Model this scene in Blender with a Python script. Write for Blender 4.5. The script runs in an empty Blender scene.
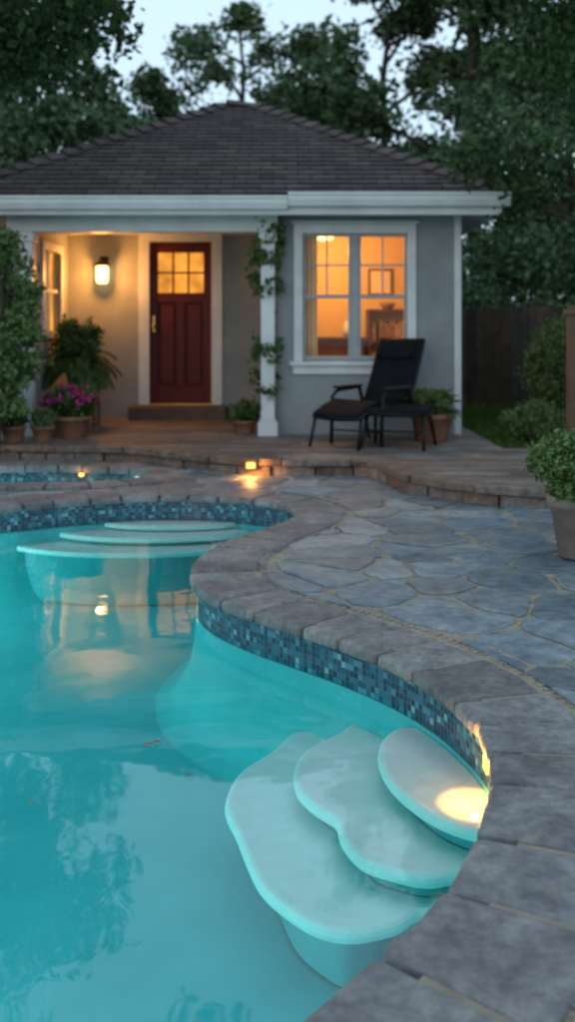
import bpy, bmesh, math, random
import numpy as np
from mathutils import Vector, Matrix
random.seed(7); R=np.random.default_rng(7)
scene=bpy.context.scene
scene.view_settings.view_transform='Standard'; scene.view_settings.look='None'; scene.view_settings.exposure=0
# ------------------------------------------------------------ helpers
def link(o,parent=None):
    scene.collection.objects.link(o)
    if parent: o.parent=parent
    return o
def empty(name,loc=(0,0,0),rz=0):
    e=bpy.data.objects.new(name,None); e.location=loc; e.rotation_euler=(0,0,rz); e.empty_display_size=.1
    return link(e)
def mesh(name,v,f,mat=None,parent=None,smooth=False,uv=None):
    me=bpy.data.meshes.new(name); me.from_pydata([tuple(p) for p in v] if not isinstance(v,np.ndarray) else v.tolist(),[],f if not isinstance(f,np.ndarray) else f.tolist())
    if uv is not None:
        l=me.uv_layers.new(name='UVMap'); l.data.foreach_set('uv',np.array(uv,dtype=np.float32).ravel())
    if mat:
        for m in (mat if isinstance(mat,list) else [mat]): me.materials.append(m)
    if smooth: me.polygons.foreach_set('use_smooth',[True]*len(me.polygons))
    me.update()
    return link(bpy.data.objects.new(name,me),parent)
def bevel(o,w,seg=2,ang=35):
    m=o.modifiers.new('bevel','BEVEL'); m.width=w; m.segments=seg; m.limit_method='ANGLE'; m.angle_limit=math.radians(ang); return o
def boxv(x0,x1,y0,y1,z0,z1):
    return [(x0,y0,z0),(x1,y0,z0),(x1,y1,z0),(x0,y1,z0),(x0,y0,z1),(x1,y0,z1),(x1,y1,z1),(x0,y1,z1)]
BF=[(0,3,2,1),(4,5,6,7),(0,1,5,4),(1,2,6,5),(2,3,7,6),(3,0,4,7)]
def box(name,x0,x1,y0,y1,z0,z1,mat,parent=None,bv=0.0):
    o=mesh(name,boxv(x0,x1,y0,y1,z0,z1),BF,mat,parent)
    if bv: bevel(o,bv)
    return o
def boxes(name,lst,mat,parent=None,bv=0.0):
    v=[];f=[]
    for b in lst:
        n=len(v); v+=boxv(*b); f+=[tuple(i+n for i in q) for q in BF]
    o=mesh(name,v,f,mat,parent)
    if bv: bevel(o,bv)
    return o
def lathe(name,prof,mat,parent=None,loc=(0,0,0),n=28,smooth=True):
    v=[];f=[]
    for r,z in prof:
        for i in range(n):
            a=2*math.pi*i/n; v.append((r*math.cos(a)+loc[0],r*math.sin(a)+loc[1],z+loc[2]))
    for j in range(len(prof)-1):
        for i in range(n):
            k=(i+1)%n; f.append((j*n+i,j*n+k,(j+1)*n+k,(j+1)*n+i))
    o=mesh(name,v,f,mat,parent,smooth)
    return o
def tubes_data(paths,n=7):
    V=[];F=[]
    for pts,rad in paths:
        pts=[Vector(p) for p in pts]; base=len(V)
        up=Vector((.13,.21,1)).normalized()
        for i,p in enumerate(pts):
            t=(pts[min(i+1,len(pts)-1)]-pts[max(i-1,0)]).normalized()
            s=t.cross(up)
            if s.length<1e-3: s=t.cross(Vector((1,0,0)))
            s.normalize(); b=s.cross(t).normalized()
            r=rad[i] if hasattr(rad,'__len__') else rad
            for k in range(n):
                a=2*math.pi*k/n; V.append(tuple(p+s*math.cos(a)*r+b*math.sin(a)*r))
        for i in range(len(pts)-1):
            for k in range(n):
                l=(k+1)%n; F.append((base+i*n+k,base+i*n+l,base+(i+1)*n+l,base+(i+1)*n+k))
        F.append(tuple(base+k for k in range(n))[::-1]); e=base+(len(pts)-1)*n; F.append(tuple(e+k for k in range(n)))
    return V,F
def tubes(name,paths,mat,parent=None,n=7):
    V,F=tubes_data(paths,n); return mesh(name,V,F,mat,parent,True)
# ------------------------------------------------------------ materials
def newmat(name):
    m=bpy.data.materials.new(name); m.use_nodes=True; nt=m.node_tree; nt.nodes.clear()
    out=nt.nodes.new('ShaderNodeOutputMaterial'); return m,nt,out
def N(nt,t,**kw):
    n=nt.nodes.new(t)
    for k,v in kw.items():
        if k in n.inputs: n.inputs[k].default_value=v
        else: setattr(n,k,v)
    return n
def ramp(nt,stops,interp='LINEAR'):
    r=nt.nodes.new('ShaderNodeValToRGB'); cr=r.color_ramp; cr.interpolation=interp
    while len(cr.elements)<len(stops): cr.elements.new(.5)
    for e,(p,c) in zip(cr.elements,stops): e.position=p; e.color=(*c,1)
    return r
def surf(name,c1,c2,scale=6,rough=.6,bump=.2,bscale=None,island=0.0,metal=0,spec=.5,c3=None,bdist=.01,detail=5):
    m,nt,out=newmat(name); L=nt.links
    p=N(nt,'ShaderNodeBsdfPrincipled',Roughness=rough,Metallic=metal); p.inputs['Specular IOR Level'].default_value=spec
    tc=N(nt,'ShaderNodeTexCoord'); no=N(nt,'ShaderNodeTexNoise',Scale=scale,Detail=detail,Roughness=.6)
    L.new(tc.outputs['Object'],no.inputs['Vector'])
    st=[(.3,c1),(.7,c2)] if c3 is None else [(.28,c1),(.5,c2),(.72,c3)]
    r=ramp(nt,st); L.new(no.outputs['Fac'],r.inputs['Fac']); col=r.outputs['Color']
    n2=N(nt,'ShaderNodeTexNoise',Scale=bscale or scale*5,Detail=5,Roughness=.65); L.new(tc.outputs['Object'],n2.inputs['Vector'])
    if island:
        g=N(nt,'ShaderNodeNewGeometry'); mr=N(nt,'ShaderNodeMapRange'); mr.inputs['To Min'].default_value=1-island; mr.inputs['To Max'].default_value=1+island
        L.new(g.outputs['Random Per Island'],mr.inputs['Value'])
        m3=N(nt,'ShaderNodeMapRange'); m3.inputs['From Min'].default_value=.3; m3.inputs['From Max'].default_value=.7; m3.inputs['To Min'].default_value=.62; m3.inputs['To Max'].default_value=1.38
        L.new(n2.outputs['Fac'],m3.inputs['Value']); mu=N(nt,'ShaderNodeMath',operation='MULTIPLY'); L.new(mr.outputs[0],mu.inputs[0]); L.new(m3.outputs[0],mu.inputs[1])
        h=N(nt,'ShaderNodeHueSaturation'); L.new(mu.outputs[0],h.inputs['Value']); L.new(col,h.inputs['Color'])
        wn=N(nt,'ShaderNodeTexWhiteNoise',noise_dimensions='1D'); L.new(g.outputs['Random Per Island'],wn.inputs['W'])
        m2=N(nt,'ShaderNodeMapRange'); m2.inputs['To Min'].default_value=.5; m2.inputs['To Max'].default_value=1.35
        L.new(wn.outputs['Value'],m2.inputs['Value']); L.new(m2.outputs['Result'],h.inputs['Saturation'])
        col=h.outputs['Color']
    L.new(col,p.inputs['Base Color'])
    b=N(nt,'ShaderNodeBump',Strength=bump,Distance=bdist); L.new(n2.outputs['Fac'],b.inputs['Height']); L.new(b.outputs['Normal'],p.inputs['Normal'])
    rr=N(nt,'ShaderNodeMapRange'); rr.inputs['To Min'].default_value=max(rough-.12,.05); rr.inputs['To Max'].default_value=min(rough+.15,1)
    L.new(n2.outputs['Fac'],rr.inputs['Value']); L.new(rr.outputs['Result'],p.inputs['Roughness'])
    L.new(p.outputs[0],out.inputs[0]); return m
def leafmat(name,c1,c2,trans=.3,rough=.5):
    m,nt,out=newmat(name); L=nt.links
    g=N(nt,'ShaderNodeNewGeometry'); tc=N(nt,'ShaderNodeTexCoord'); no=N(nt,'ShaderNodeTexNoise',Scale=1.6,Detail=1)
    L.new(tc.outputs['Object'],no.inputs['Vector'])
    ad=N(nt,'ShaderNodeMath',operation='ADD'); L.new(g.outputs['Random Per Island'],ad.inputs[0]); L.new(no.outputs['Fac'],ad.inputs[1])
    hf=N(nt,'ShaderNodeMath',operation='MULTIPLY'); hf.inputs[1].default_value=.5; L.new(ad.outputs[0],hf.inputs[0])
    r=ramp(nt,[(.2,c1),(.75,c2)]); L.new(hf.outputs[0],r.inputs['Fac'])
    d=N(nt,'ShaderNodeBsdfDiffuse'); L.new(r.outputs[0],d.inputs[0])
    if trans==0:
        L.new(d.outputs[0],out.inputs[0]); return m
    p=N(nt,'ShaderNodeBsdfPrincipled',Roughness=rough); p.inputs['Specular IOR Level'].default_value=.3
    t=N(nt,'ShaderNodeBsdfTranslucent'); mx=N(nt,'ShaderNodeMixShader',Fac=trans)
    L.new(r.outputs[0],p.inputs['Base Color']); L.new(r.outputs[0],t.inputs['Color']); L.new(p.outputs[0],mx.inputs[1]); L.new(t.outputs[0],mx.inputs[2]); L.new(mx.outputs[0],out.inputs[0]); return m
def emit(name,c,s,var=0):
    m,nt,out=newmat(name); e=N(nt,'ShaderNodeEmission',Color=(*c,1),Strength=s)
    if var:
        tc=N(nt,'ShaderNodeTexCoord'); no=N(nt,'ShaderNodeTexNoise',Scale=var,Detail=3); nt.links.new(tc.outputs['Object'],no.inputs['Vector'])
        r=ramp(nt,[(.3,tuple(x*.35 for x in c)),(.65,c)]); nt.links.new(no.outputs['Fac'],r.inputs['Fac']); nt.links.new(r.outputs[0],e.inputs['Color'])
    nt.links.new(e.outputs[0],out.inputs[0]); return m
def glassmat(name,tint=(1,1,1),ior=1.45,rough=.01):
    m,nt,out=newmat(name); fr=N(nt,'ShaderNodeFresnel',IOR=ior); t=N(nt,'ShaderNodeBsdfTransparent',Color=(*tint,1)); g=N(nt,'ShaderNodeBsdfGlossy',Roughness=rough)
    mx=N(nt,'ShaderNodeMixShader'); L=nt.links; L.new(fr.outputs[0],mx.inputs[0]); L.new(t.outputs[0],mx.inputs[1]); L.new(g.outputs[0],mx.inputs[2]); L.new(mx.outputs[0],out.inputs[0]); return m
M={}
M['coping']=surf('grey_stone_coping',(.082,.082,.088),(.148,.145,.15),scale=5,rough=.6,bump=1.0,bscale=26,island=.28,c3=(.23,.22,.215),bdist=.014)
M['edge']=surf('brown_deck_edge',(.085,.06,.047),(.14,.105,.085),scale=6,rough=.65,bump=.6,bscale=24,island=.2,c3=(.185,.145,.12),bdist=.010)
M['flag']=surf('slate_flagstone',(.075,.108,.14),(.135,.172,.20),scale=4,rough=.5,bump=.75,bscale=15,island=.32,c3=(.215,.23,.23),bdist=.013)
M['mortar']=surf('sandy_mortar',(.20,.165,.125),(.34,.28,.215),scale=14,rough=.9,bump=.7,bscale=120,bdist=.006)
M['pebble']=surf('gravel_pebble',(.15,.12,.10),(.34,.29,.23),scale=3,rough=.8,bump=.1,island=.5)
M['grass']=surf('lawn_soil',(.025,.05,.015),(.06,.10,.03),scale=3,rough=.9,bump=.4)
M['stucco']=surf('grey_stucco',(.20,.225,.24),(.265,.29,.305),scale=3,rough=.85,bump=.35,bscale=90,bdist=.004)
M['trim']=surf('white_trim_paint',(.48,.52,.55),(.62,.66,.69),scale=3,rough=.45,bump=.08,bscale=40)
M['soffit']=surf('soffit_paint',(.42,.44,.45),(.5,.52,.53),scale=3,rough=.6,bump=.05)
M['door']=surf('red_door_paint',(.060,.005,.005),(.092,.008,.007),scale=4,rough=.5,bump=.1,bscale=60,spec=.25)
M['brass']=surf('brass',(.5,.33,.12),(.6,.4,.15),rough=.3,bump=.05,metal=1)
M['blackmetal']=surf('black_metal',(.007,.007,.009),(.011,.011,.013),rough=.5,bump=.05,spec=.25)
M['sling']=surf('black_sling_fabric',(.005,.006,.008),(.010,.011,.014),scale=8,rough=.9,bump=.5,bscale=200,bdist=.003,spec=.12)
M['terra']=surf('terracotta',(.17,.075,.045),(.27,.13,.08),scale=7,rough=.75,bump=.25,bscale=30)
M['paleterra']=surf('pale_clay',(.15,.12,.10),(.23,.185,.155),scale=9,rough=.75,bump=.3,bscale=30)
M['soil']=surf('soil',(.02,.014,.01),(.05,.035,.025),scale=20,rough=.95,bump=.8)
M['bark']=surf('bark',(.035,.028,.022),(.085,.07,.055),scale=9,rough=.9,bump=.8,bscale=20,bdist=.03)
M['fence']=surf('fence_wood',(.04,.03,.024),(.085,.062,.048),scale=5,rough=.8,bump=.3,island=.35)
M['post']=surf('brown_wood',(.06,.03,.018),(.11,.06,.035),scale=6,rough=.6,bump=.3)
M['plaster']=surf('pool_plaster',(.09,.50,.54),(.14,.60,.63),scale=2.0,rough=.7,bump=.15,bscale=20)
M['riser']=surf('shaded_riser_plaster',(.06,.36,.41),(.09,.43,.47),scale=2.5,rough=.7,bump=.15,bscale=20)  # pool plaster darkened: shade on the step faces is put into the colour
M['stepw']=surf('white_pool_step',(.86,.88,.85),(.97,.96,.93),scale=16,rough=.6,bump=.35,bscale=60,bdist=.006)
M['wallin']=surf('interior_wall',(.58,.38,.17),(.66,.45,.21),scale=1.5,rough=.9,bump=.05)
M['furn']=surf('dark_furniture',(.06,.03,.015),(.11,.055,.03),scale=5,rough=.5,bump=.1)
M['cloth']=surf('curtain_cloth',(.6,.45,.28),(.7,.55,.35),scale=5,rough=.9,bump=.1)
M['glass']=glassmat('window_glass',(.95,.95,.93),1.35)
M['leafbg']=leafmat('tree_leaf_hazed',(.036,.070,.036),(.125,.19,.10),0)  # lightened leaf colour stands in for haze over the background trees
M['leafdk']=leafmat('tree_leaf_dark',(.014,.032,.015),(.06,.105,.042),0)
M['leafmid']=leafmat('shrub_leaf',(.022,.055,.016),(.085,.16,.042),.2)
M['leaflt']=leafmat('shrub_leaf_light',(.045,.09,.028),(.145,.225,.075),.2)
M['blade']=leafmat('grass_blade',(.03,.07,.015),(.09,.16,.04),0)
M['pink']=leafmat('pink_petal',(.35,.02,.16),(.65,.07,.35),.3)
M['lampglow']=emit('lamp_glass_glow',(1,.60,.20),6)
M['smallglow']=emit('small_lamp_glow',(1,.42,.07),5)
M['pane']=emit('room_glow_pane',(1,.38,.05),1.3,3.5)  # mottled glow on the panes stands in for a lit room behind
def watermat():
    m,nt,out=newmat('pool_water'); L=nt.links
    tc=N(nt,'ShaderNodeTexCoord'); n1=N(nt,'ShaderNodeTexNoise',Scale=1.6,Detail=3,Roughness=.45); L.new(tc.outputs['Object'],n1.inputs['Vector'])
    b=N(nt,'ShaderNodeBump',Strength=.13,Distance=.05); L.new(n1.outputs['Fac'],b.inputs['Height'])
    fr=N(nt,'ShaderNodeFresnel',IOR=1.6); t=N(nt,'ShaderNodeBsdfTransparent',Color=(1,1,1,1)); g=N(nt,'ShaderNodeBsdfGlossy',Roughness=.03)
    L.new(b.outputs[0],g.inputs['Normal']); L.new(b.outputs[0],fr.inputs['Normal'])
    mx=N(nt,'ShaderNodeMixShader'); L.new(fr.outputs[0],mx.inputs[0]); L.new(t.outputs[0],mx.inputs[1]); L.new(g.outputs[0],mx.inputs[2]); L.new(mx.outputs[0],out.inputs[0])
    v=N(nt,'ShaderNodeVolumeAbsorption',Color=(.15,.90,.90,1),Density=.55); L.new(v.outputs[0],out.inputs['Volume']); return m
M['water']=watermat()
def tilemat():
    m,nt,out=newmat('glass_mosaic_tile'); L=nt.links
    uv=N(nt,'ShaderNodeUVMap'); sc=N(nt,'ShaderNodeVectorMath',operation='SCALE'); sc.inputs['Scale'].default_value=1/.024; L.new(uv.outputs[0],sc.inputs[0])
    fl=N(nt,'ShaderNodeVectorMath',operation='FLOOR'); L.new(sc.outputs[0],fl.inputs[0])
    wn=N(nt,'ShaderNodeTexWhiteNoise',noise_dimensions='2D'); L.new(fl.outputs[0],wn.inputs['Vector'])
    r=ramp(nt,[(0,(.008,.035,.07)),(.3,(.012,.065,.12)),(.55,(.025,.12,.18)),(.8,(.05,.21,.28)),(.93,(.15,.34,.40))],'CONSTANT'); L.new(wn.outputs['Value'],r.inputs['Fac'])
    fc=N(nt,'ShaderNodeVectorMath',operation='FRACTION'); L.new(sc.outputs[0],fc.inputs[0]); sx=N(nt,'ShaderNodeSeparateXYZ'); L.new(fc.outputs[0],sx.inputs[0])
    def edge(o):
        a=N(nt,'ShaderNodeMath',operation='SUBTRACT'); L.new(o,a.inputs[0]); a.inputs[1].default_value=.5
        c=N(nt,'ShaderNodeMath',operation='ABSOLUTE'); L.new(a.outputs[0],c.inputs[0]); return c.outputs[0]
    mxm=N(nt,'ShaderNodeMath',operation='MAXIMUM'); L.new(edge(sx.outputs[0]),mxm.inputs[0]); L.new(edge(sx.outputs[1]),mxm.inputs[1])
    gt=N(nt,'ShaderNodeMapRange'); gt.inputs['From Min'].default_value=.42; gt.inputs['From Max'].default_value=.46; L.new(mxm.outputs[0],gt.inputs['Value'])
    mc=N(nt,'ShaderNodeMixRGB'); L.new(gt.outputs[0],mc.inputs[0]); L.new(r.outputs[0],mc.inputs[1]); mc.inputs[2].default_value=(.09,.12,.13,1)
    p=N(nt,'ShaderNodeBsdfPrincipled',Roughness=.15); L.new(mc.outputs[0],p.inputs['Base Color'])
    rg=N(nt,'ShaderNodeMapRange'); rg.inputs['To Min'].default_value=.12; rg.inputs['To Max'].default_value=.8; L.new(gt.outputs[0],rg.inputs['Value']); L.new(rg.outputs[0],p.inputs['Roughness'])
    iv=N(nt,'ShaderNodeMath',operation='SUBTRACT'); iv.inputs[0].default_value=1; L.new(gt.outputs[0],iv.inputs[1])
    b=N(nt,'ShaderNodeBump',Strength=.6,Distance=.003); L.new(iv.outputs[0],b.inputs['Height']); L.new(b.outputs[0],p.inputs['Normal'])
    L.new(p.outputs[0],out.inputs[0]); return m
M['tile']=tilemat()
def brickmat(name,c1,c2,mort,bw,rh,ms,rough,bstr,coord='UV',offset=.5,sq=1):
    m,nt,out=newmat(name); L=nt.links; tc=N(nt,'ShaderNodeTexCoord')
    br=N(nt,'ShaderNodeTexBrick'); br.offset=offset; br.inputs['Scale'].default_value=1; br.inputs['Brick Width'].default_value=bw; br.inputs['Row Height'].default_value=rh
    br.inputs['Mortar Size'].default_value=ms; br.inputs['Mortar Smooth'].default_value=.2
    br.inputs['Color1'].default_value=(*c1,1); br.inputs['Color2'].default_value=(*c2,1); br.inputs['Mortar'].default_value=(*mort,1)
    L.new(tc.outputs[coord],br.inputs['Vector'])
    no=N(nt,'ShaderNodeTexNoise',Scale=9,Detail=6)
    mp=N(nt,'ShaderNodeMapping'); L.new(tc.outputs['Object'],mp.inputs[0]); mp.inputs['Scale'].default_value=(1,3,3) if coord=='Object' else (1,1,1); L.new(mp.outputs[0],no.inputs['Vector'])
    mr=N(nt,'ShaderNodeMapRange'); mr.inputs['To Min'].default_value=.45; mr.inputs['To Max'].default_value=1.5; L.new(no.outputs['Fac'],mr.inputs['Value'])
    h=N(nt,'ShaderNodeHueSaturation'); L.new(br.outputs['Color'],h.inputs['Color']); L.new(mr.outputs[0],h.inputs['Value'])
    p=N(nt,'ShaderNodeBsdfPrincipled',Roughness=rough); L.new(h.outputs[0],p.inputs['Base Color'])
    iv=N(nt,'ShaderNodeMath',operation='SUBTRACT'); L.new(no.outputs['Fac'],iv.inputs[0]); L.new(br.outputs['Fac'],iv.inputs[1])
    b=N(nt,'ShaderNodeBump',Strength=bstr,Distance=.01); L.new(iv.outputs[0],b.inputs['Height']); L.new(b.outputs[0],p.inputs['Normal']); L.new(p.outputs[0],out.inputs[0]); return m
M['shingle']=brickmat('roof_shingle',(.036,.027,.030),(.092,.070,.070),(.010,.008,.008),.26,.145,.010,.9,.5)
# individual wood planks carry their own tone (random per plank)
M['deckwood']=surf('weathered_deck_wood',(.095,.07,.056),(.15,.115,.095),scale=3,rough=.65,bump=.5,bscale=20,island=.38,c3=(.20,.155,.13),bdist=.006)
# ------------------------------------------------------------ curve utils
def catmull(pts,closed=True,step=.03):
    P=[np.array(p,float) for p in pts]; n=len(P); out=[]
    rng=range(n) if closed else range(n-1)
    for i in rng:
        if closed: a,b,c,d=P[i-1],P[i],P[(i+1)%n],P[(i+2)%n]
        else: a,b,c,d=P[max(i-1,0)],P[i],P[i+1],P[min(i+2,n-1)]
        k=max(2,int(np.linalg.norm(c-b)/step))
        for j in range(k):
            t=j/k; out.append(.5*((2*b)+(-a+c)*t+(2*a-5*b+4*c-d)*t*t+(-a+3*b-3*c+d)*t**3))
    if not closed: out.append(P[-1])
    return np.array(out)
def normals(P,closed=True,sm=6):
    if closed: T=np.roll(P,-1,0)-np.roll(P,1,0)
    else: T=np.gradient(P,axis=0)
    T/=np.linalg.norm(T,axis=1)[:,None]
    Nn=np.stack([T[:,1],-T[:,0]],1)
    if closed:
        A=.5*np.sum(P[:,0]*np.roll(P[:,1],-1)-np.roll(P[:,0],-1)*P[:,1])
        if A<0: Nn=-Nn
    for _ in range(sm):
        if closed: Nn=(Nn+np.roll(Nn,1,0)+np.roll(Nn,-1,0))/3
        Nn/=np.linalg.norm(Nn,axis=1)[:,None]
    return Nn
def fixn(o):
    bm=bmesh.new(); bm.from_mesh(o.data); bmesh.ops.recalc_face_normals(bm,faces=bm.faces); bm.to_mesh(o.data); bm.free(); return o
def stones(name,P,Nn,w0,w1,z0,z1,length,gap,mat,closed=True,bv=.012,jit=.004,seed=1):
    rr=random.Random(seed)
    mid=P+Nn*(w0*.6+w1*.4); d=np.linalg.norm(np.diff(mid,axis=0,append=mid[:1]),axis=1) if closed else np.linalg.norm(np.diff(mid,axis=0),axis=1)
    s=np.concatenate([[0],np.cumsum(d)]); tot=s[-1]
    Pc=np.concatenate([P,P[:1]]) if closed else P; Nc=np.concatenate([Nn,Nn[:1]]) if closed else Nn
    V=[];F=[];a=0
    while a<tot-.05:
        l=length*rr.uniform(.78,1.25); e=min(a+l,tot)
        if tot-e<length*.5: e=tot
        ss=np.linspace(a+gap/2,e-gap/2,7); base=len(V); dz=rr.uniform(-jit,jit); dw=rr.uniform(-.022,.012); tilt=rr.uniform(-jit,jit)
        dw0=rr.uniform(-.005,.005)
        for q,x in enumerate(ss):
            p=np.array([np.interp(x,s,Pc[:,k]) for k in (0,1)]); n=np.array([np.interp(x,s,Nc[:,k]) for k in (0,1)])
            o=rr.uniform(-.003,.003); o2=rr.uniform(-.006,.006)
            for w,z in ((w0+dw0+o,z0),(w0+dw0+o,z1+dz),(w1+dw+o2,z1+dz+tilt),(w1+dw+o2,z0)):
                V.append((p[0]+n[0]*w,p[1]+n[1]*w,z))
        for i in range(6):
            for k in range(4):
                l2=(k+1)%4; F.append((base+i*4+k,base+(i+1)*4+k,base+(i+1)*4+l2,base+i*4+l2))
        F.append((base,base+1,base+2,base+3)); F.append((base+27,base+26,base+25,base+24))
        a=e
    o=fixn(mesh(name,V,F,mat)); bevel(o,bv,3,40); return o
def fill(name,loops,z,mat,parent=None):
    bm=bmesh.new()
    for Lp in loops:
        vs=[bm.verts.new((p[0],p[1],z)) for p in Lp]
        for i in range(len(vs)): bm.edges.new((vs[i],vs[(i+1)%len(vs)]))
    bmesh.ops.triangle_fill(bm,use_beauty=True,use_dissolve=False,edges=bm.edges[:],normal=(0,0,1))
    bmesh.ops.recalc_face_normals(bm,faces=bm.faces)
    for f in bm.faces:
        if f.normal.z<0: f.normal_flip()
    me=bpy.data.meshes.new(name); bm.to_mesh(me); bm.free(); me.materials.append(mat); return link(bpy.data.objects.new(name,me),parent)
def strip(name,rings,mat,parent=None,closed=True,smooth=True,uvs=True):
    V=[];n=len(rings[0][0]); F=[];UV=[]
    P=rings[0][0]; s=np.concatenate([[0],np.cumsum(np.linalg.norm(np.diff(P,axis=0,append=P[:1]),axis=1))])
    for Pr,z in rings: V+=[(p[0],p[1],z) for p in Pr]
    for j in range(len(rings)-1):
        for i in range(n if closed else n-1):
            k=(i+1)%n; F.append((j*n+i,j*n+k,(j+1)*n+k,(j+1)*n+i))
            UV+=[(s[i],rings[j][1]),(s[i+1],rings[j][1]),(s[i+1],rings[j+1][1]),(s[i],rings[j+1][1])]
    return mesh(name,V,F,mat,parent,smooth,UV)
# ------------------------------------------------------------ pool outlines
inner=[(-2.69,6.59),(-1.96,6.82),(-1.55,7.05),(-1.0,7.24),(-.49,7.2),(-.126,7.0),(.045,6.64),(-.02,6.3),(-.226,5.93),(-.41,5.56),(-.491,5.17),(-.465,4.84),(-.38,4.58),(-.22,4.34),(-.012,4.11),(.183,3.90),(.356,3.67),(.472,3.45),(.541,3.24),(.577,3.04),(.567,2.82),(.522,2.61),(.445,2.38),(.353,2.18),(.258,2.03),(.106,1.86),(.0,1.73),(-.16,1.57),(-.5,1.25),(-1.1,.95),(-2.0,.85),(-3.0,1.4),(-3.6,2.8),(-3.8,4.6),(-3.5,6.0)]
PO=catmull(inner); PN=normals(PO)
spa=np.array([(-2.1+.98*math.cos(a),8.25+.5*math.sin(a)) for a in np.linspace(0,2*math.pi,160,endpoint=False)]); SN=normals(spa)
WL=-.165
def off(P,Nn,d): return P+Nn*d
pool=empty('swimming_pool')
FLOOR=-.66
def build_pool(P,Nn,par,floor):
    strip('mosaic_tile_band',[(off(P,Nn,.03),-.03),(off(P,Nn,.03),-.195)],M['tile'],par)
    rings=[(off(P,Nn,.03),-.195),(off(P,Nn,.02),floor+.28),(off(P,Nn,-.01),floor+.16),(off(P,Nn,-.05),floor+.07),(off(P,Nn,-.10),floor+.02),(off(P,Nn,-.17),floor)]
    strip('plaster_wall',rings,M['plaster'],par)
    fill('plaster_floor',[off(P,Nn,-.17)[::2]],floor,M['plaster'],par)
build_pool(PO,PN,pool,FLOOR)
CW=.34
st=stones('coping_stones',PO,PN,0,CW,-.055,0,.27,.014,M['coping'],bv=.02,seed=5); st.parent=pool
wt=fill('pool_water',[off(PO,PN,.035)],WL,M['water'])
hot=empty('hot_tub'); build_pool(spa,SN,hot,-.6)
st=stones('hot_tub_coping',spa,SN,0,.26,-.05,.02,.26,.01,M['coping'],seed=8); st.parent=hot
w2=fill('hot_tub_water',[off(spa,SN,.035)],-.11,M['water'],hot)
def slab(name,pts,z0,z1,par,th=.045,bv=.021,step=.02,inset=.09):
    P=catmull(pts,True,step); n=len(P); NN=normals(P,True,12)
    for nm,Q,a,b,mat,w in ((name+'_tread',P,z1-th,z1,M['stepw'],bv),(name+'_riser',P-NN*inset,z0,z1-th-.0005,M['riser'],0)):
        V=[(p[0],p[1],b) for p in Q]+[(p[0],p[1],a) for p in Q]
        F=[tuple(range(n)),tuple(range(2*n-1,n-1,-1))]+[(i,n+i,n+(i+1)%n,(i+1)%n) for i in range(n)]
        o=fixn(mesh(nm,V,F,mat,par))
        if w: bevel(o,w,3,50)
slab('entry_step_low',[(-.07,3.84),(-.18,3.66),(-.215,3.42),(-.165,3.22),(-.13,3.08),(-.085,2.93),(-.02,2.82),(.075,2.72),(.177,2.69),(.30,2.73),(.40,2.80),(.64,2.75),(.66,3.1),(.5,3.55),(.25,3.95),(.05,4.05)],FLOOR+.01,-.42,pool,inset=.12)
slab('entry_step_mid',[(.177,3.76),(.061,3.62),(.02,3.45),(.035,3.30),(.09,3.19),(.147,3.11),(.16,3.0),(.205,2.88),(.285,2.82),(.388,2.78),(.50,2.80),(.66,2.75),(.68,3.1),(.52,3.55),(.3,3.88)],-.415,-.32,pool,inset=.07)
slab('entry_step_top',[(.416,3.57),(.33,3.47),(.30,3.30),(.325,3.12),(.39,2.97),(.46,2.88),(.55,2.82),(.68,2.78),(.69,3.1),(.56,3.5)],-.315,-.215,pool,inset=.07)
for i,(rx,ry,z) in enumerate([(.52,.22,-.185),(.76,.42,-.23),(1.0,.62,-.29)]):
    slab('far_step_%d'%i,[(-.85+rx*math.cos(a)-.12*i,7.28+ry*math.sin(a)) for a in np.linspace(0,2*math.pi,26,endpoint=False)],z-.1 if i<2 else FLOOR+.01,z,pool,th=.035,bv=.012,inset=.05)
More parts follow.
